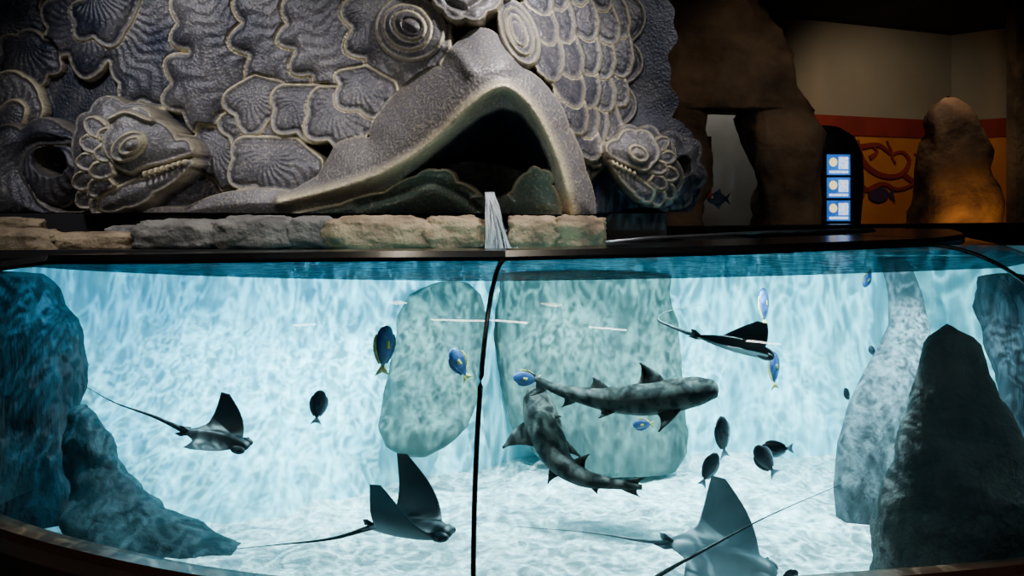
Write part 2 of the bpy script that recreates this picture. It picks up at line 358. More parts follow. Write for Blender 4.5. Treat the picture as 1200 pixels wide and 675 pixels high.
gm=bpy.data.materials.new('acrylic'); gm.use_nodes=True; nt2=gm.node_tree; nt2.nodes.clear()
o=nt2.nodes.new('ShaderNodeOutputMaterial'); mx=nt2.nodes.new('ShaderNodeMixShader'); tr=nt2.nodes.new('ShaderNodeBsdfTransparent'); gl=nt2.nodes.new('ShaderNodeBsdfGlossy')
fr=nt2.nodes.new('ShaderNodeFresnel'); fr.inputs[0].default_value=1.4
tr.inputs[0].default_value=(.80,.97,1,1); gl.inputs['Roughness'].default_value=.02
nt2.links.new(fr.outputs[0],mx.inputs[0]); nt2.links.new(tr.outputs[0],mx.inputs[1]); nt2.links.new(gl.outputs[0],mx.inputs[2]); nt2.links.new(mx.outputs[0],o.inputs[0])
allT=[];allB=[]
for i,(T,B) in enumerate(panes):
    t,b_=pane_curves(T,B)
    mb=MB(); mb.loft([[gp(t[k],b_[k],math.pi/2*j/30) for j in range(31)] for k in range(40)],closed=False,cap=False)
    mb.build('acrylic_pane_%d'%(i+1),[gm],True,tank,recalc=False)
    s0=0 if i==0 else 1
    allT+=t[s0:]; allB+=b_[s0:]
    if i in (1,2):
        mb=MB(); mb.tube([gp(t[-1],b_[-1],math.pi/2*j/40)+Vector((0,-.003,0)) for j in range(41)],.0085)
        mb.build('pane_seam_%d'%(i+1),[m_black],True,tank)
n=len(allT)
def inward(k):
    a=allT[max(k-1,0)]; c=allT[min(k+1,n-1)]; d=(c-a); v=Vector((-d.y,d.x,0)); return v.normalized()
rings=[]
for k in range(n):
    T=Vector((allT[k].x,allT[k].y,allT[k].z+EYE)); w=inward(k)
    f=sm(0,1.2,T.x); dep=.12+.26*f
    z0,z1=T.z-.006,T.z+.03
    rings.append([Vector((*(T-w*.02).xy,z0)),Vector((*(T-w*.024).xy,z0+.015)),Vector((*(T-w*.012).xy,z1)),Vector((*(T+w*dep).xy,z1)),Vector((*(T+w*dep).xy,z0))])
mb=MB(); mb.loft(rings); mb.build('tank_rim',[m_black],False,tank)
rings=[];r2=[]
for k in range(n):
    B=Vector((allB[k].x,allB[k].y,0)); w=inward(k)
    rings.append([Vector((*(B-w*.03).xy,EYE+ZB-.03)),Vector((*(B-w*.06).xy,EYE+ZB-.06)),Vector((*(B-w*.06).xy,.0)),Vector((*(B+w*.1).xy,.0)),Vector((*(B+w*.1).xy,EYE+ZB-.03))])
    r2.append([Vector((*(B-w*.03).xy,EYE+ZB-.03)),Vector((*(B-w*.03).xy,EYE+ZB+.004)),Vector((*(B+w*.02).xy,EYE+ZB+.004)),Vector((*(B+w*.02).xy,EYE+ZB-.03))])
mb=MB(); mb.loft(rings); mb.build('tank_plinth',[m_base],False,tank)
mb=MB(); mb.loft(r2); mb.build('tank_base_trim',[m_trim],False,tank)
FZ=-1.31
def backy(x,t):
    top=4.35+.1*math.sin(x*1.3)
    top-=1.0*sm(-1.9,-3.3,x)
    bot=top-.12-.75*sm(.1,-1.3,x)*(1-.3*sm(-1.9,-3.3,x))
    return top+(bot-top)*t**1.6
mb=MB(); rings=[]
for k in range(n):
    B=allB[k]; bx=B.x*1.05; r=[]
    for j in range(46):
        t=j/45; x=B.x+(bx-B.x)*t; y=B.y-.0+(4.45-B.y)*t
        z=EYE+FZ+.035*noise.noise(Vector((x*3,y*3,0)))+.02*noise.noise(Vector((x*9,y*9,2)))
        r.append(Vector((x,y,z)))
    rings.append(r)
mb.loft(rings,closed=False,cap=False); mb.build('sand_bed',[m_sand],True,tank)
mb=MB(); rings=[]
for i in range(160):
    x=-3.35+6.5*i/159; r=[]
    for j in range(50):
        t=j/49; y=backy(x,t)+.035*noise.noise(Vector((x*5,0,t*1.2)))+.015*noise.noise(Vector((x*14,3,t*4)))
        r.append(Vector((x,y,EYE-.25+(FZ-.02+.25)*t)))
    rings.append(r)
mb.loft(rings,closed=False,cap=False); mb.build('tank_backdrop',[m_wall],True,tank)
wm=bpy.data.materials.new('water_surface'); wm.use_nodes=True; nt2=wm.node_tree; nt2.nodes.clear()
o=nt2.nodes.new('ShaderNodeOutputMaterial'); mx=nt2.nodes.new('ShaderNodeMixShader'); tr=nt2.nodes.new('ShaderNodeBsdfTransparent'); gl=nt2.nodes.new('ShaderNodeBsdfPrincipled')
gl.inputs['Base Color'].default_value=(.02,.035,.05,1); gl.inputs['Roughness'].default_value=.12
tr.inputs[0].default_value=(.30,.40,.48,1); mx.inputs[0].default_value=.80
nn=nt2.nodes.new('ShaderNodeTexNoise'); nn.inputs['Scale'].default_value=14; bb=nt2.nodes.new('ShaderNodeBump'); bb.inputs['Strength'].default_value=.5; bb.inputs['Distance'].default_value=.03
tcc=nt2.nodes.new('ShaderNodeTexCoord'); nt2.links.new(tcc.outputs['Object'],nn.inputs['Vector'])
nt2.links.new(nn.outputs['Fac'],bb.inputs['Height']); nt2.links.new(bb.outputs[0],gl.inputs['Normal'])
nt2.links.new(tr.outputs[0],mx.inputs[1]); nt2.links.new(gl.outputs[0],mx.inputs[2]); nt2.links.new(mx.outputs[0],o.inputs[0])
ZW=-.283; rings=[]
for k in range(n):
    T,B=allT[k],allB[k]; a=math.acos(min(1,1-(T.z-ZW)/(T.z-ZB))); g=gp(T,B,a); r=[]
    yb=4.4 if g.x<.4 else 4.4+1.0*sm(.4,.8,g.x)
    for j in range(14):
        t=j/13; x=g.x*(1+.25*t*sm(.4,1.5,g.x)); y=g.y+(yb-g.y)*t
        r.append(Vector((x,y,EYE+ZW)))
    rings.append(r)
mb=MB(); mb.loft(rings,closed=False,cap=False); mb.build('water_surface',[wm],True,tank,recalc=False)
mb=MB(); a0=P(700,268,5.2); a1=P(1260,262,5.7)
mb.loft([[Vector((p.x,p.y,p.z+.01)),Vector((p.x,p.y+.08,p.z+.01)),Vector((p.x,p.y+.08,p.z-.18)),Vector((p.x,p.y,p.z-.18))] for p in (a0,a1)])
mb.build('tank_rear_rim',[m_black],False,tank)
mb=MB(); mb.tube([P(708,284,3.85),P(760,279,4.0),P(900,272,4.5),P(1060,268,5.0)],.008)  # thin metal tube imitating a pale rail-like reflection behind the rim
mb.build('water_reflection_line',[mat('reflection_line_metal',(.35,.37,.38),rough=.3,metal=.8)],True,tank)
box_obj('ledge_stone',(-3.4,3.52,EYE-.255),(.42,4.55,EYE-.222),m_dark,tank)
box_obj('ledge_stone_side',(.42,3.80,EYE-.255),(1.25,4.75,EYE-.222),m_dark,tank)
box_obj('sculpture_plinth',(-2.85,4.08,EYE-.222),(.74,4.3,EYE-.082),m_dark,tank)

# ---------------------------------------------------------------- rocks
def loft_rock(name,sl,m,depth=.8,amp=.02,fr=4,pw=.75,n=44,rows=34,cap=True,dmin=.0,seed=None):
    sl=sorted(sl,key=lambda s:s[0]); pys=[s[0] for s in sl]
    rings=[]
    if seed is None: seed=random.uniform(0,50)
    def ring(py,k,dz=0):
        xl=np.interp(py,pys,[s[1] for s in sl]); xr=np.interp(py,pys,[s[2] for s in sl]); Y=np.interp(py,pys,[s[3] for s in sl])
        a=P(xl,py,Y); c=P(xr,py,Y); ce=(a+c)/2; rx=(c.x-a.x)/2; ry=max(rx*depth,dmin)
        r=[]
        for j in range(n):
            t=2*math.pi*j/n; cx,sy=math.cos(t),math.sin(t)
            p=Vector((ce.x+k*rx*math.copysign(abs(cx)**pw,cx),ce.y+k*ry*math.copysign(abs(sy)**pw,sy),ce.z+dz))
            q=Vector((p.x*fr+seed,p.y*fr,p.z*fr)); 
            ds=noise.fractal(q,1.0,2.1,4)*amp
            r.append(p+Vector((cx*ds,sy*ds,0)))
        return r
    y0,y1=pys[0],pys[-1]; hh=(P(0,y0,sl[0][3]).z-P(0,y1,sl[-1][3]).z)
    h=min(.02,hh*.05)
    if cap: rings+=[ring(y0,.05,h),ring(y0,.45,h*.8),ring(y0,.8,h*.4)]
    for i in range(rows): rings.append(ring(y0+(y1-y0)*i/(rows-1),1))
    mb=MB(); mb.loft(rings); return mb.build(name,[m])
loft_rock('submerged_rock',[(322,585,785,4.12),(400,580,793,4.12),(460,590,800,4.1),(500,603,804,4.08),(530,625,802,4.06),(548,650,795,4.04)],m_blade,.45,.03)
loft_rock('submerged_rock',[(333,505,552,4.1),(345,480,562,4.08),(370,465,568,4.05),(420,457,566,3.98),(470,448,560,3.9),(500,444,548,3.8),(522,452,520,3.75),(534,470,500,3.72)],m_blade,.5,.02)
loft_rock('submerged_rock_pillar',[(306,1032,1064,3.98),(340,1040,1078,3.92),(380,1042,1088,3.85),(420,1022,1091,3.75),(450,1005,1090,3.69),(480,992,1090,3.63),(520,983,1086,3.56),(570,979,1080,3.48),(608,982,1076,3.44),(614,984,1076,3.43)],m_pillar,.45,.008,pw=.9)
loft_rock('submerged_boulder',[(386,1098,1122,3.20),(398,1085,1145,3.18),(430,1075,1160,3.14),(480,1062,1182,3.08),(530,1052,1202,3.02),(580,1038,1222,2.98),(630,1025,1238,2.95),(674,1018,1252,2.93)],m_drock,.36,.03,fr=5,pw=.7)
loft_rock('submerged_rock',[(325,1150,1210,4.0),(350,1145,1230,3.95),(400,1148,1230,3.9),(440,1165,1230,3.85),(500,1175,1240,3.8),(560,1180,1240,3.75)],m_blrock,.6,.04)
loft_rock('submerged_rock',[(322,-110,45,3.75),(345,-110,68,3.72),(380,-110,93,3.7),(430,-110,95,3.66),(500,-110,88,3.6),(560,-110,82,3.5),(625,-110,80,3.4)],m_blrock,.4,.04)
loft_rock('submerged_rock',[(480,88,105,3.45),(505,82,125,3.42),(540,78,142,3.38),(580,78,165,3.32),(605,80,205,3.26),(630,85,250,3.2),(650,90,285,3.15),(672,95,325,3.05)],m_teal,.5,.045,fr=6)
def boulder(name,xl,xr,yt,yb,Y,m,dy=.09,amp=.17):
    a=P(xl,yt,Y); c=P(xr,yb,Y); ce=(a+c)/2; rx=(c.x-a.x)/2; rz=(a.z-c.z)/2
    mb=MB(); sd=random.uniform(0,99); rings=[]
    N,Mm=44,28
    for i in range(Mm+1):
        t=math.pi*(i+.05)/(Mm+.1); r=[]
        for j in range(N):
            u=2*math.pi*j/N
            d=Vector((math.sin(t)*math.cos(u),math.sin(t)*math.sin(u),math.cos(t)))
            e=Vector([math.copysign(abs(k)**.55,k) for k in d])
            s=1+amp*noise.fractal(e*1.9+Vector((sd,0,0)),.8,2.2,6)
            r.append(ce+Vector((e.x*rx*s,e.y*dy*s,e.z*rz*s)))
        rings.append(r)
    mb.loft(rings); return mb.build(name,[m])
for xl,xr,yt,yb,Y,m in [(162,266,257,295,3.62,m_gry),(250,352,254,295,3.62,m_gry),(336,398,254,294,3.63,m_gry),(380,507,253,296,3.60,m_tan),(494,572,254,295,3.61,m_tan),(594,657,253,296,3.60,m_tan),(645,710,253,294,3.61,m_tan),
    (60,170,272,296,3.66,m_tan),(-80,74,268,312,3.62,m_tan),(-60,50,255,280,3.9,m_tan),(130,175,264,282,3.80,m_gry)]:
    boulder('ledge_boulder',xl,xr,yt,yb,Y,m)

# ---------------------------------------------------------------- waterfall
wf=mat('falling_water',(.9,.95,1.0),rough=.08,alpha=.36)
mb=MB()
for k in range(60):
    x0=574+random.uniform(-5,5); x1=585+random.uniform(-17,18); sp=random.uniform(-.05,.07)
    pts=[P(x0,226,3.60)]+[ (lambda t:P(x0+(x1-x0)*t**.9,226+74*t**1.1,3.58-.12*t**.5+sp*t))(t) for t in (.15,.3,.5,.75,1)]
    rr=random.uniform(.0007,.0026); ph=random.uniform(0,6)
    mb.tube(catmull(pts,16),lambda t,rr=rr,ph=ph:rr*(1.2-.4*t)*(1+.8*math.sin(t*11+ph)),n=6)
for k in range(60):
    p=P(585+random.gauss(0,12),282+random.uniform(-14,10),3.48+random.uniform(-.03,.03)); mb.ball(p,random.uniform(.0012,.003),0,6,4)
mb.build('waterfall',[wf])

# ---------------------------------------------------------------- rays
def make_ray(pos,L,yaw=0,pitch=0,roll=0,dl=70,dr=70,tail=None,pale=False,span=.72,tr=.0035,sw=0,spr=None):
    mb=MB(); S=33; N=20; rings=[]
    def spine(side,d,span):
        out=[(0,0)]; y=z=0
        for i in range(1,41):
            t=i/40; ph=math.radians(d)*min(1,(t/.75))**.9*1.0
            y+=math.cos(ph)*L*span/40; z+=math.sin(ph)*L*span/40; out.append((side*y,z))
        return out
    sp={1:spine(1,dl,span),-1:spine(-1,dr,spr or span)}
    for i in range(S):
        u=-1+2*i/(S-1); u=math.copysign(abs(u)**1.15,u); t=abs(u); sd=1 if u>=0 else -1; d=dl if sd>0 else dr
        k=t*40; k0=min(int(k),39); fr_=k-k0; a,b2=sp[sd][k0],sp[sd][k0+1]
        y=a[0]+(b2[0]-a[0])*fr_; z=a[1]+(b2[1]-a[1])*fr_
        ph=math.radians(d)*min(1,(t/.75))**.9
        LE=.5-.17*sm(.06,.22,t)-.46*max(0,(t-.12)/.88)**1.5+sw*t**1.2
        TE=-.42+.20*sm(0,.35,t)-.03*t+sw*t**1.2
        th=.095*math.exp(-(t/.2)**2)+.026*(1-t)+.002
        ring=[]
        for j in range(N):
            w=2*math.pi*j/N; c=.5-.5*math.cos(w); top=1 if math.sin(w)>=0 else -1
            pr=1.9*math.sqrt(max(c,0))*(1-c)**.8
            hh=th*pr*(1.1 if top>0 else -.8)
            x=LE+(TE-LE)*c
            ring.append(Vector((x*L, y-sd*math.sin(ph)*hh*L, z+math.cos(ph)*hh*L)))
        rings.append(ring)
    mb.loft(rings,mfun=lambda i,j:(0 if j<N//2 else 1))
    for s in (1,-1):
        mb.ball((.40*L,s*.085*L,.0),(.10*L,.055*L,.048*L),0)
        mb.ball((.40*L,s*.135*L,.018*L),.016*L,2)
        mb.loft([[Vector((x*L,s*y*L,z*L)) for x,y,z in r] for r in ([(-.3,.02,.012),(-.42,.02,.012),(-.42,.02,-.012),(-.3,.02,-.012)],[(-.4,.10,.003),(-.5,.08,.003),(-.5,.08,-.003),(-.4,.10,-.003)])],0)
    mb.loft([[Vector((x*L,y*L,z*L)) for x,y,z in r] for r in ([(-.34,.01,.02),(-.46,.01,.015),(-.46,-.01,.015),(-.34,-.01,.02)],[(-.43,.003,.075),(-.48,.003,.07),(-.48,-.003,.07),(-.43,-.003,.075)])],0)
    M=Matrix.Translation(pos)@Matrix.Rotation(math.radians(yaw),4,'Z')@Matrix.Rotation(math.radians(-pitch),4,'Y')@Matrix.Rotation(math.radians(roll),4,'X')
    if tail:
        Mi=M.inverted(); pts=[Vector((-.38*L,0,0))]+[Mi@p for p in tail]
        mb.tube(catmull(pts,40),lambda t:max(.0014,tr*2.3*(1-t)**2+tr*.42*(1-t)+.0011),0,8)
    return mb.build('cownose_ray',[m_rayl if pale else m_ray,m_raylb if pale else m_rayb,m_eye],M=M)
make_ray(P(250,514,3.12),.30,yaw=-16,pitch=-8,roll=18,dl=74,dr=26,tail=[P(180,488,3.17),P(135,472,3.18),P(95,450,3.2)],span=.60,spr=.44,sw=.14)
make_ray(P(476,621,2.86),.34,yaw=-20,pitch=3,roll=4,dl=88,dr=104,tail=[P(390,631,2.87),P(330,638,2.9),P(278,643,2.95)],span=.82,spr=.66)
make_ray(P(856,404,3.30),.33,yaw=-10,pitch=-13,roll=12,dl=84,dr=30,tail=[P(790,384,3.4),P(771,374,3.42),P(785,364,3.44),P(822,357,3.45)],span=.40,spr=.32,sw=.50)
make_ray(P(838,652,2.84),.40,yaw=-24,pitch=-8,roll=16,dl=86,dr=8,tail=[P(755,634,2.9),P(690,624,2.95),P(602,617,3.0)],pale=True,span=.70,spr=.5,sw=.1)
make_ray(P(735,692,2.82),.22,yaw=195,pitch=0,dl=0,dr=0,tail=[P(770,676,2.80),P(830,642,2.78),P(900,605,2.78),P(985,568,2.8)],tr=.0045,span=.4)

# ---------------------------------------------------------------- sharks
def fin(mb,r0,r1,tip,th,mt=0,rows=8):
    r0,r1,tip=Vector(r0),Vector(r1),Vector(tip); N=14
    nrm=(r1-r0).cross(tip-r0).normalized(); ch=(r1-r0); rings=[]
    for i in range(rows+1):
        t=i/rows
        a=r0.lerp(tip,t); c=r1.lerp(tip,t)
        bow=math.sin(math.pi*t)*.12
        a=a-ch*bow; c=c-ch*bow*1.0
        if t>.97: a=tip-ch*.04; c=tip+ch*.04
        w=th*(1-t)**.7+th*.08
        rings.append([a.lerp(c,.5-.5*math.cos(2*math.pi*j/N))+nrm*w*math.sin(2*math.pi*j/N) for j in range(N)])
    mb.loft(rings,mt)
def make_shark(sp,rad,fins,wide,up=(0,0,1),flat=.85):
    mb=MB(); n=54; N=20; pts=catmull(sp,n); rings=[]; L=len(rad)
    for i,p in enumerate(pts):
        d=(pts[min(i+1,n-1)]-pts[max(i-1,0)]).normalized(); a=d.cross(Vector(up)).normalized(); b3=a.cross(d).normalized()
        r=np.interp(i/(n-1),[q/(L-1) for q in range(L)],rad)*.001*p.y
        if i==0: r*=.5
        rings.append([p+a*r*wide*math.cos(t)+b3*r*flat*math.sin(t) for t in [2*math.pi*k/N for k in range(N)]])
    mb.loft(rings)
    for f in fins: fin(mb,P(*f[0]),P(*f[1]),P(*f[2]),f[3])
    return mb.build('leopard_shark',[m_shark])
Y=3.4
make_shark([P(841,455,Y),P(818,458,Y),P(785,464,Y),P(750,468,Y),P(715,468,Y+.02),P(680,463,Y+.04),P(650,455,Y+.06),P(626,443,Y+.08)],[11,19.5,23,22,17,11,7,3.5],[
 ((782,450,Y),(742,457,Y),(750,425,Y),.011),((716,458,Y+.02),(686,458,Y+.03),(694,441,Y+.03),.008),
 ((802,474,Y-.03),(768,482,Y-.03),(772,506,Y-.12),.010),((795,468,Y+.05),(770,474,Y+.05),(760,488,Y+.16),.008),((728,478,Y),(700,474,Y),(702,490,Y-.05),.007),
 ((680,468,Y+.03),(660,463,Y+.04),(658,477,Y+.04),.006),((652,455,Y+.06),(628,444,Y+.08),(612,430,Y+.09),.005),((645,455,Y+.06),(628,448,Y+.08),(622,464,Y+.09),.005)],1.0)
make_shark([P(628,457,3.62),P(630,472,3.58),P(636,495,3.52),P(646,522,3.46),P(658,543,3.4),P(684,560,3.34),P(720,567,3.3),P(752,571,3.26)],[11,18,22,20,16,12,7,3.5],[
 ((618,492,3.54),(636,526,3.48),(589,525,3.48),.011),((652,505,3.5),(660,532,3.45),(684,539,3.44),.011),((632,484,3.53),(644,502,3.5),(658,488,3.47),.007),
 ((648,540,3.42),(664,556,3.38),(642,567,3.38),.007),((664,545,3.4),(686,555,3.36),(691,532,3.36),.007),((690,567,3.33),(706,569,3.31),(700,579,3.31),.005),
 ((726,565,3.3),(748,569,3.27),(758,559,3.25),.004),((722,570,3.3),(748,572,3.27),(751,583,3.25),.004)],1.0,flat=.85)

# ---------------------------------------------------------------- surgeonfish
def make_fish(px,py,Y,lpx,pitch,yaw,kind):
    L=lpx*Y/F; mb=MB(); N=16; S=22; rings=[]
    prof=lambda u:.025+.185*max(0,math.sin(math.pi*min(1,u**.72)))**.75 if u<.97 else .03
    for i in range(S):
        u=i/(S-1); x=.5-.82*u; h=max(.035 if u>.5 else .012,prof(u)); w=.075*math.sin(math.pi*min(.98,max(.03,u**.7)))**.8+.008
        rings.append([Vector((x*L,w*L*math.cos(t),h*L*math.sin(t))) for t in [2*math.pi*k/N for k in range(N)]])
    mb.loft(rings,0)
    for s,m2 in ((1,1),(-1,2)):
        a=[];c=[]
        for i in range(15):
            u=.2+.72*i/14; x=.5-.82*u; h=prof(u); e=.07*math.sin(math.pi*min(1,.15+i/14*.8))**.6
            a.append((x,s*h*.9)); c.append((x-.03,s*(h+e)))
        for i in range(14):
            q=[(a[i],.012),(a[i+1],.012),(c[i+1],.002),(c[i],.002)]
            mb.add([Vector((p[0]*L,w*L,p[1]*L)) for p,w in q]+[Vector((p[0]*L,-w*L,p[1]*L)) for p,w in q],[(0,1,2,3),(7,6,5,4),(3,2,6,7),(0,4,5,1),(0,3,7,4),(1,5,6,2)],m2)
    tl=[(-.30,.035),(-.42,.12),(-.52,.17),(-.47,.06),(-.455,0),(-.47,-.06),(-.52,-.17),(-.42,-.12),(-.30,-.035)]
    vs=[Vector((x*L,w*L,z*L)) for w in (.006,-.006) for x,z in tl]; k=len(tl)
    mb.add(vs,[tuple(range(k)),tuple(range(2*k-1,k-1,-1))]+[(i,i+k,(i+1)%k+k,(i+1)%k) for i in range(k)],1 if kind=='b' else 2)
    for s in (1,-1):
        mb.ball((.38*L,s*.045*L,.05*L),.022*L,3)
        mb.loft([[Vector((x*L,s*y*L,z*L)) for x,y,z in r] for r in ([(.22,.065,.02),(.22,.065,-.06),(.215,.07,-.06),(.215,.07,.02)],[(.05,.12,.03),(.04,.12,-.07),(.035,.125,-.07),(.045,.125,.03)])],1)
    m0,m1,m2={'b':(m_fb,m_fy,m_fb),'d':(m_fd,m_fd,m_fd),'y':(m_fd,m_fd,m_fw)}[kind]
    M=Matrix.Translation(P(px,py,Y))@Matrix.Rotation(math.radians(yaw),4,'Z')@Matrix.Rotation(math.radians(-pitch),4,'Y')
    mb.build('surgeonfish',[m0,m1,m2,m_eye],M=M,smooth=True)
for a in [(450,410,3.3,58,84,42,'b'),(539,427,3.45,44,60,210,'b'),(373,477,3.1,40,82,15,'y'),(618,443,3.55,36,8,200,'b'),(754,497,3.6,28,5,200,'b'),
          (831,550,3.1,42,60,20,'y'),(847,512,3.2,50,98,35,'y'),(897,540,3.1,46,128,20,'y'),(910,526,3.2,38,-5,170,'y'),(895,360,3.7,46,96,45,'b'),(907,434,3.7,44,94,40,'b'),
          (1017,325,4.0,26,-60,205,'b'),(993,463,3.8,20,120,30,'y'),(924,676,2.85,26,30,0,'d'),(1023,412,3.9,16,120,0,'y')]:
    make_fish(*a)

# ---------------------------------------------------------------- rockwork with doorway, right
rwk=empty('rockwork_doorway')
for nm,s,kw in [('arch_top',[(-60,748,860,6.0),(-20,748,870,6.0),(5,748,888,6.0),(30,750,905,6.0),(60,750,920,6.0),(95,750,936,6.0),(124,750,944,6.0),(131,752,946,6.0)],{}),
             ('jamb_right',[(30,836,898,6.02),(70,840,922,6.02),(118,876,943,6.01),(160,876,948,6.0),(200,880,957,6.0),(300,884,962,6.0),(495,884,962,6.0)],{}),
             ('jamb_left',[(60,770,815,6.02),(118,770,822,6.01),(180,770,826,6.0),(300,770,826,6.0),(495,770,826,6.0)],{})]:
    o_=loft_rock(nm,s,m_brown,.25,.10,fr=2.6,pw=.55,rows=70,n=80,dmin=.22,seed=7.3); o_.parent=rwk
box_obj('wall_passage',(1.2,6.9,0),(2.05,7.0,2.9),m_white)
mb=MB(); mb.box(P(828,232,6.2),P(833,160,6.22)+Vector((0,.01,0))); mb.build('red_door_strip',[m_red],False)
mb=MB()
def flat(mb,pts,Yf,th,mt=0):
    k=len(pts); f=[P(a,c,Yf) for a,c in pts]; bk=[v+Vector((0,th,0)) for v in f]
    mb.add(f+bk,[tuple(range(k)),tuple(range(2*k-1,k-1,-1))]+[(i,i+k,(i+1)%k+k,(i+1)%k) for i in range(k)],mt)
flat(mb,ell(840,233,11,7,0,20),6.3,.02); flat(mb,[(848,233),(856,226),(853,233),(856,240)],6.3,.02); flat(mb,[(836,227),(844,221),(846,228)],6.3,.02); flat(mb,[(836,239),(843,245),(846,238)],6.3,.02)
flat(mb,ell(834,231,2,2,0,12),6.29,.02,1)
mb.build('fish_sign',[mat('sign_blue',(.01,.02,.06),rough=.4),m_white],False)

# ---------------------------------------------------------------- room
CZ=3.3
def wallseg(name,a,b_,m,z0=0,z1=CZ,th=.1,off=0):
    a=Vector((a[0],a[1],0)); b_=Vector((b_[0],b_[1],0)); d=(b_-a).normalized(); nr=Vector((-d.y,d.x,0))
    a=a+nr*off;b_=b_+nr*off
    mb=MB(); mb.loft([[Vector((p.x,p.y,z0)),Vector((p.x,p.y,z1)),Vector((p.x+nr.x*th,p.y+nr.y*th,z1)),Vector((p.x+nr.x*th,p.y+nr.y*th,z0))] for p in (a,b_)])
    return mb.build(name,[m],False)
A=((840-600)*.0078,7.8); C=((1115-600)*.009,9.0); D=((1260-600)*.0082,8.2)
wallseg('wall_far',A,C,m_beige); wallseg('wall_far_right',C,D,m_beige)
mural=empty('wall_mural')
for s,e,nn_ in ((A,C,'a'),(C,D,'b')):
    o_=wallseg('orange_field_'+nn_,s,e,m_orange,.6,EYE+.62,.012,-.015); o_.parent=mural
    o_=wallseg('red_band_'+nn_,s,e,m_red,EYE+.60,EYE+.79,.012,-.03); o_.parent=mural
def onwall(px,py):
    t=(px-600)/F; dx=C[0]-A[0]; dy=C[1]-A[1]; s=(t*A[1]-A[0])/(dx-t*dy); Yw=A[1]+dy*s-.05
    return P(px,py,Yw)
mb=MB()
for pts,w in [([(1003,165),(1012,190),(1032,205),(1055,205),(1066,190),(1058,178),(1046,182),(1050,192)],.035),([(1008,172),(1030,170),(1045,180),(1040,165)],.03),([(1003,205),(1015,222),(1035,215),(1052,222),(1075,212),(1082,190),(1072,180)],.03),
              ([(1060,205),(1080,222),(1084,240)],.03),([(1004,240),(1012,228),(1008,215)],.025),([(1020,185),(1028,178),(1022,170)],.025)]:
    c=catmull([onwall(a,b2) for a,b2 in pts],30); k=len(c); rings=[]
    for i in range(k):
        d=(c[min(i+1,k-1)]-c[max(i-1,0)]).normalized(); s=Vector((-d.z,0,d.x))*w*(1-.75*(i/(k-1)))
        rings.append([c[i]+s,c[i]-s,c[i]-s+Vector((0,.02,0)),c[i]+s+Vector((0,.02,0))])
    mb.loft(rings)
mb.build('painted_swirls',[m_red],False,mural)
mb=MB()
q=[onwall(a,b2) for a,b2 in ell(1030,228,12,9,0,20)]; k=20
mb.add(q+[v+Vector((0,.02,0)) for v in q],[tuple(range(k)),tuple(range(2*k-1,k-1,-1))]+[(i,i+k,(i+1)%k+k,(i+1)%k) for i in range(k)])
q=[onwall(a,b2) for a,b2 in [(1040,228),(1050,218),(1047,228),(1050,238)]]
mb.add(q,[(0,1,2,3)])
mb.build('painted_fish',[mat('mural_navy',(.05,.03,.08))],False,mural)
loft_rock('standing_rock',[(116,1100,1122,7.2),(125,1088,1135,7.2),(150,1084,1148,7.2),(180,1080,1156,7.2),(215,1074,1163,7.2),(245,1068,1168,7.2),(300,1066,1170,7.2),(452,1066,1170,7.2)],mat('standing_rock_stone',(.16,.09,.045),(.05,.025,.013),scale=4,rough=.85,bump=1,bscale=9),.6,.07,fr=3.5)
kio=empty('information_kiosk')
o_=loft_rock('housing',[(150,945,985,6.0),(158,936,1000,6.0),(180,930,1010,6.0),(215,930,1012,6.0),(240,940,1010,6.0),(265,950,1008,6.0),(496,950,1008,6.0)],m_black,.3,.0); o_.parent=kio
a=P(967,264,5.78); c=P(999,177,5.78)
box_obj('screen_bezel',(a.x,5.78,a.z),(c.x,5.86,c.z),m_black,kio)
m_sb=mat('screen_blue',(.03,.22,.8),(.015,.10,.45),scale=4,emit=1.0); m_sw=mat('screen_white',(.8,.9,1),(.3,.5,.9),scale=60,emit=1.6); m_sy=mat('screen_yellow',(1,.75,.15),(.9,.8,.5),scale=30,emit=1.5)
mb=MB()
SY=5.77
for k in range(3):
    t=181+k*27
    p0=P(969.5,t+24,SY); p1=P(996.5,t,SY); mb.box((p0.x,SY+.002,p0.z),(p1.x,SY+.01,p1.z),0)
    p=P(976.5,t+9,SY); mb.ball((p.x,SY,p.z),(.027,.004,.03),2)
    p0=P(983,t+17,SY); p1=P(994,t+3,SY); mb.box((p0.x,SY-.002,p0.z),(p1.x,SY+.003,p1.z),1)
    p0=P(972,t+22,SY); p1=P(994,t+19,SY); mb.box((p0.x,SY-.002,p0.z),(p1.x,SY+.003,p1.z),1)
mb.build('screen_panels',[m_sb,m_sw,m_sy],False,kio)
box_obj('trim_1',(P(1191,0,7.4).x,7.4,0),(P(1203,0,7.4).x,7.55,CZ),m_brown)
box_obj('floor',(-5,-2.5,-.1),(6.5,9.4,0),m_dark)
box_obj('ceiling',(-5,-2.5,CZ),(6.5,9.4,CZ+.1),m_dark)
box_obj('wall_back',(-5,4.56,0),(.80,4.66,CZ),m_dark)
box_obj('wall_left',(-5.1,-2.5,0),(-5,4.6,CZ),m_dark)
box_obj('wall_right',(6.4,-2.5,0),(6.5,9.4,CZ),m_dark)
box_obj('wall_front',(-5,-2.6,0),(6.5,-2.5,CZ),m_dark)
m_tube=mat('lamp_tube_white',(1,.97,.92),(1,.97,.92),emit=80)
for x,y in ((-2.3,1.2),(-.75,1.25),(.35,1.15),(1.1,1.2),(2.6,1.3)):
    mb=MB(); mb.box((x-.20,y-.06,CZ-.05),(x+.20,y+.06,CZ),0); mb.box((x-.17,y-.035,CZ-.056),(x+.17,y+.035,CZ-.05),1)
    mb.build('ceiling_lamp',[m_black,m_tube],False)

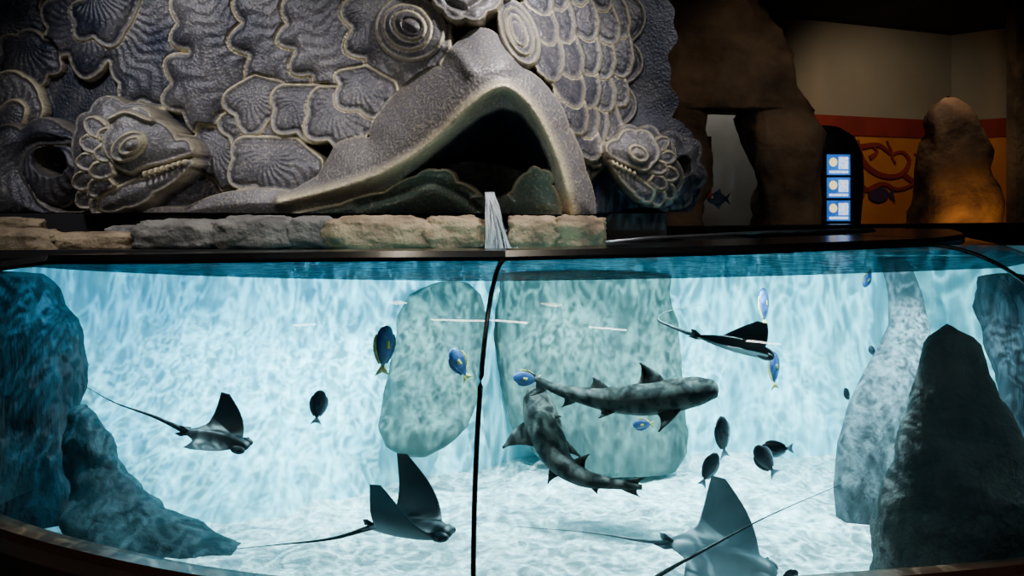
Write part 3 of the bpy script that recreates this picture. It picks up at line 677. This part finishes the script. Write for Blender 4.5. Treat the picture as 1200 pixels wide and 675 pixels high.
# ---------------------------------------------------------------- lights
def aim(o,t): o.rotation_euler=(Vector(t)-o.location).to_track_quat('-Z','Y').to_euler()
def area(name,loc,tgt,sx,sy,e,c):
    l=bpy.data.lights.new(name,'AREA'); l.shape='RECTANGLE'; l.size=sx; l.size_y=sy; l.energy=e; l.color=c
    o=bpy.data.objects.new(name,l); COL.objects.link(o); o.location=loc; aim(o,tgt); return o
def spot(name,loc,tgt,e,c,ang=100,blend=.6,rad=.03,gobo=None):
    l=bpy.data.lights.new(name,'SPOT'); l.energy=e; l.color=c; l.spot_size=math.radians(ang); l.spot_blend=blend; l.shadow_soft_size=rad
    o=bpy.data.objects.new(name,l); COL.objects.link(o); o.location=loc; aim(o,tgt)
    if gobo:
        l.use_nodes=True; nt=l.node_tree; em=nt.nodes['Emission']
        tc=nt.nodes.new('ShaderNodeTexCoord'); mp=nt.nodes.new('ShaderNodeMapping'); mp.inputs['Scale'].default_value=gobo[:3]; mp.inputs['Location'].default_value=(gobo[3],0,0)
        nn=nt.nodes.new('ShaderNodeTexNoise'); nn.inputs['Scale'].default_value=1; nn.inputs['Detail'].default_value=1; nn.inputs['Distortion'].default_value=gobo[4]
        nt.links.new(tc.outputs['Normal'],mp.inputs[0]); nt.links.new(mp.outputs[0],nn.inputs['Vector'])
        def mm(op,a,b):
            m=nt.nodes.new('ShaderNodeMath'); m.operation=op
            for i,s in ((0,a),(1,b)):
                if hasattr(s,'links'): nt.links.new(s,m.inputs[i])
                else: m.inputs[i].default_value=s
            return m.outputs[0]
        v=mm('SUBTRACT',nn.outputs['Fac'],.5); v=mm('ABSOLUTE',v,0); v=mm('MULTIPLY',v,7.5); v=mm('SUBTRACT',1,v); v=mm('MAXIMUM',v,0); v=mm('POWER',v,2.4); v=mm('MULTIPLY',v,gobo[5]); v=mm('ADD',v,gobo[6])
        nt.links.new(v,em.inputs['Strength'])
    return o
area('added_tank_light',(-1.0,3.85,EYE-.30),(-1.0,3.95,0),2.4,.4,5,(.15,.68,1))  # unseen area lights added just under the water, in place of lights above
area('added_tank_light',(.9,3.85,EYE-.30),(.9,3.95,0),2.6,.5,12,(.30,.86,1))
for x,e,c in ((-1.75,15,(.16,.72,1)),(-.9,30,(.34,.88,1)),(-.1,40,(.50,.95,1)),(.7,42,(.52,.95,1)),(1.5,38,(.50,.94,1))):
    spot('added_tank_spot',(x,3.40,EYE-.31),(x,4.2,EYE-.85),e,c,150,.5,.008,(12,3.4,3.4,x*3,1.4,3.6,.30))  # unseen spots added under the water; noise in their emission imitates caustics
    spot('added_tank_spot',(x+.35,3.5,EYE-.33),(x+.35,3.6,EYE-1.3),e*1.3,(.64,.97,1),140,.5,.006,(9,9,9,x*2,1.4,3.4,.38))
spot('sculpture_lamp',(.45,3.0,3.22),(-.15,3.85,2.0),225,(.95,.92,.96),70,.9,.07)
spot('sculpture_lamp',(-1.9,2.9,3.2),(-1.5,4.1,1.85),95,(.92,.91,.97),80,.9,.08)
spot('sculpture_lamp',(1.3,3.3,3.15),(.6,4.1,1.8),42,(.95,.93,.96),72,.9,.08)
spot('ledge_lamp',(-.9,2.1,2.9),(-.8,3.6,1.42),26,(1,.86,.66),60,.8,.06)
spot('ledge_lamp',(.5,2.1,2.9),(.2,3.6,1.42),30,(1,.86,.66),50,.8,.06)
area('added_tank_glow',(-.2,3.35,EYE-.27),(-.3,4.0,EYE+.3),1.6,.15,1.2,(.25,.85,.9))  # unseen light added to imitate blue tank light leaking upward
spot('rockwork_lamp',(2.0,4.3,3.1),(1.75,6.0,1.9),24,(1,.8,.6),70,.8,.05)
spot('passage_lamp',(1.62,6.5,2.8),(1.7,7,1.5),8,(1,.95,.85),120,.8,.1)
spot('mural_lamp',(3.5,6.6,3.2),(3.7,8.6,1.8),54,(1,.8,.58),95,.9,.15)
spot('rock_uplight',(3.72,6.35,1.05),(3.75,7.2,1.5),42,(1,.5,.15),55,.8,.05)
w=bpy.data.worlds.new('World'); bpy.context.scene.world=w; w.use_nodes=True
w.node_tree.nodes['Background'].inputs[0].default_value=(.3,.4,.6,1); w.node_tree.nodes['Background'].inputs[1].default_value=.03

# ---------------------------------------------------------------- camera
cam=bpy.data.cameras.new('Camera'); co_=bpy.data.objects.new('Camera',cam); COL.objects.link(co_)
co_.location=(0,0,EYE); co_.rotation_euler=(math.pi/2,0,0); cam.sensor_width=36; cam.lens=30; cam.shift_y=-(337.5-HY)/1200
bpy.context.scene.camera=co_
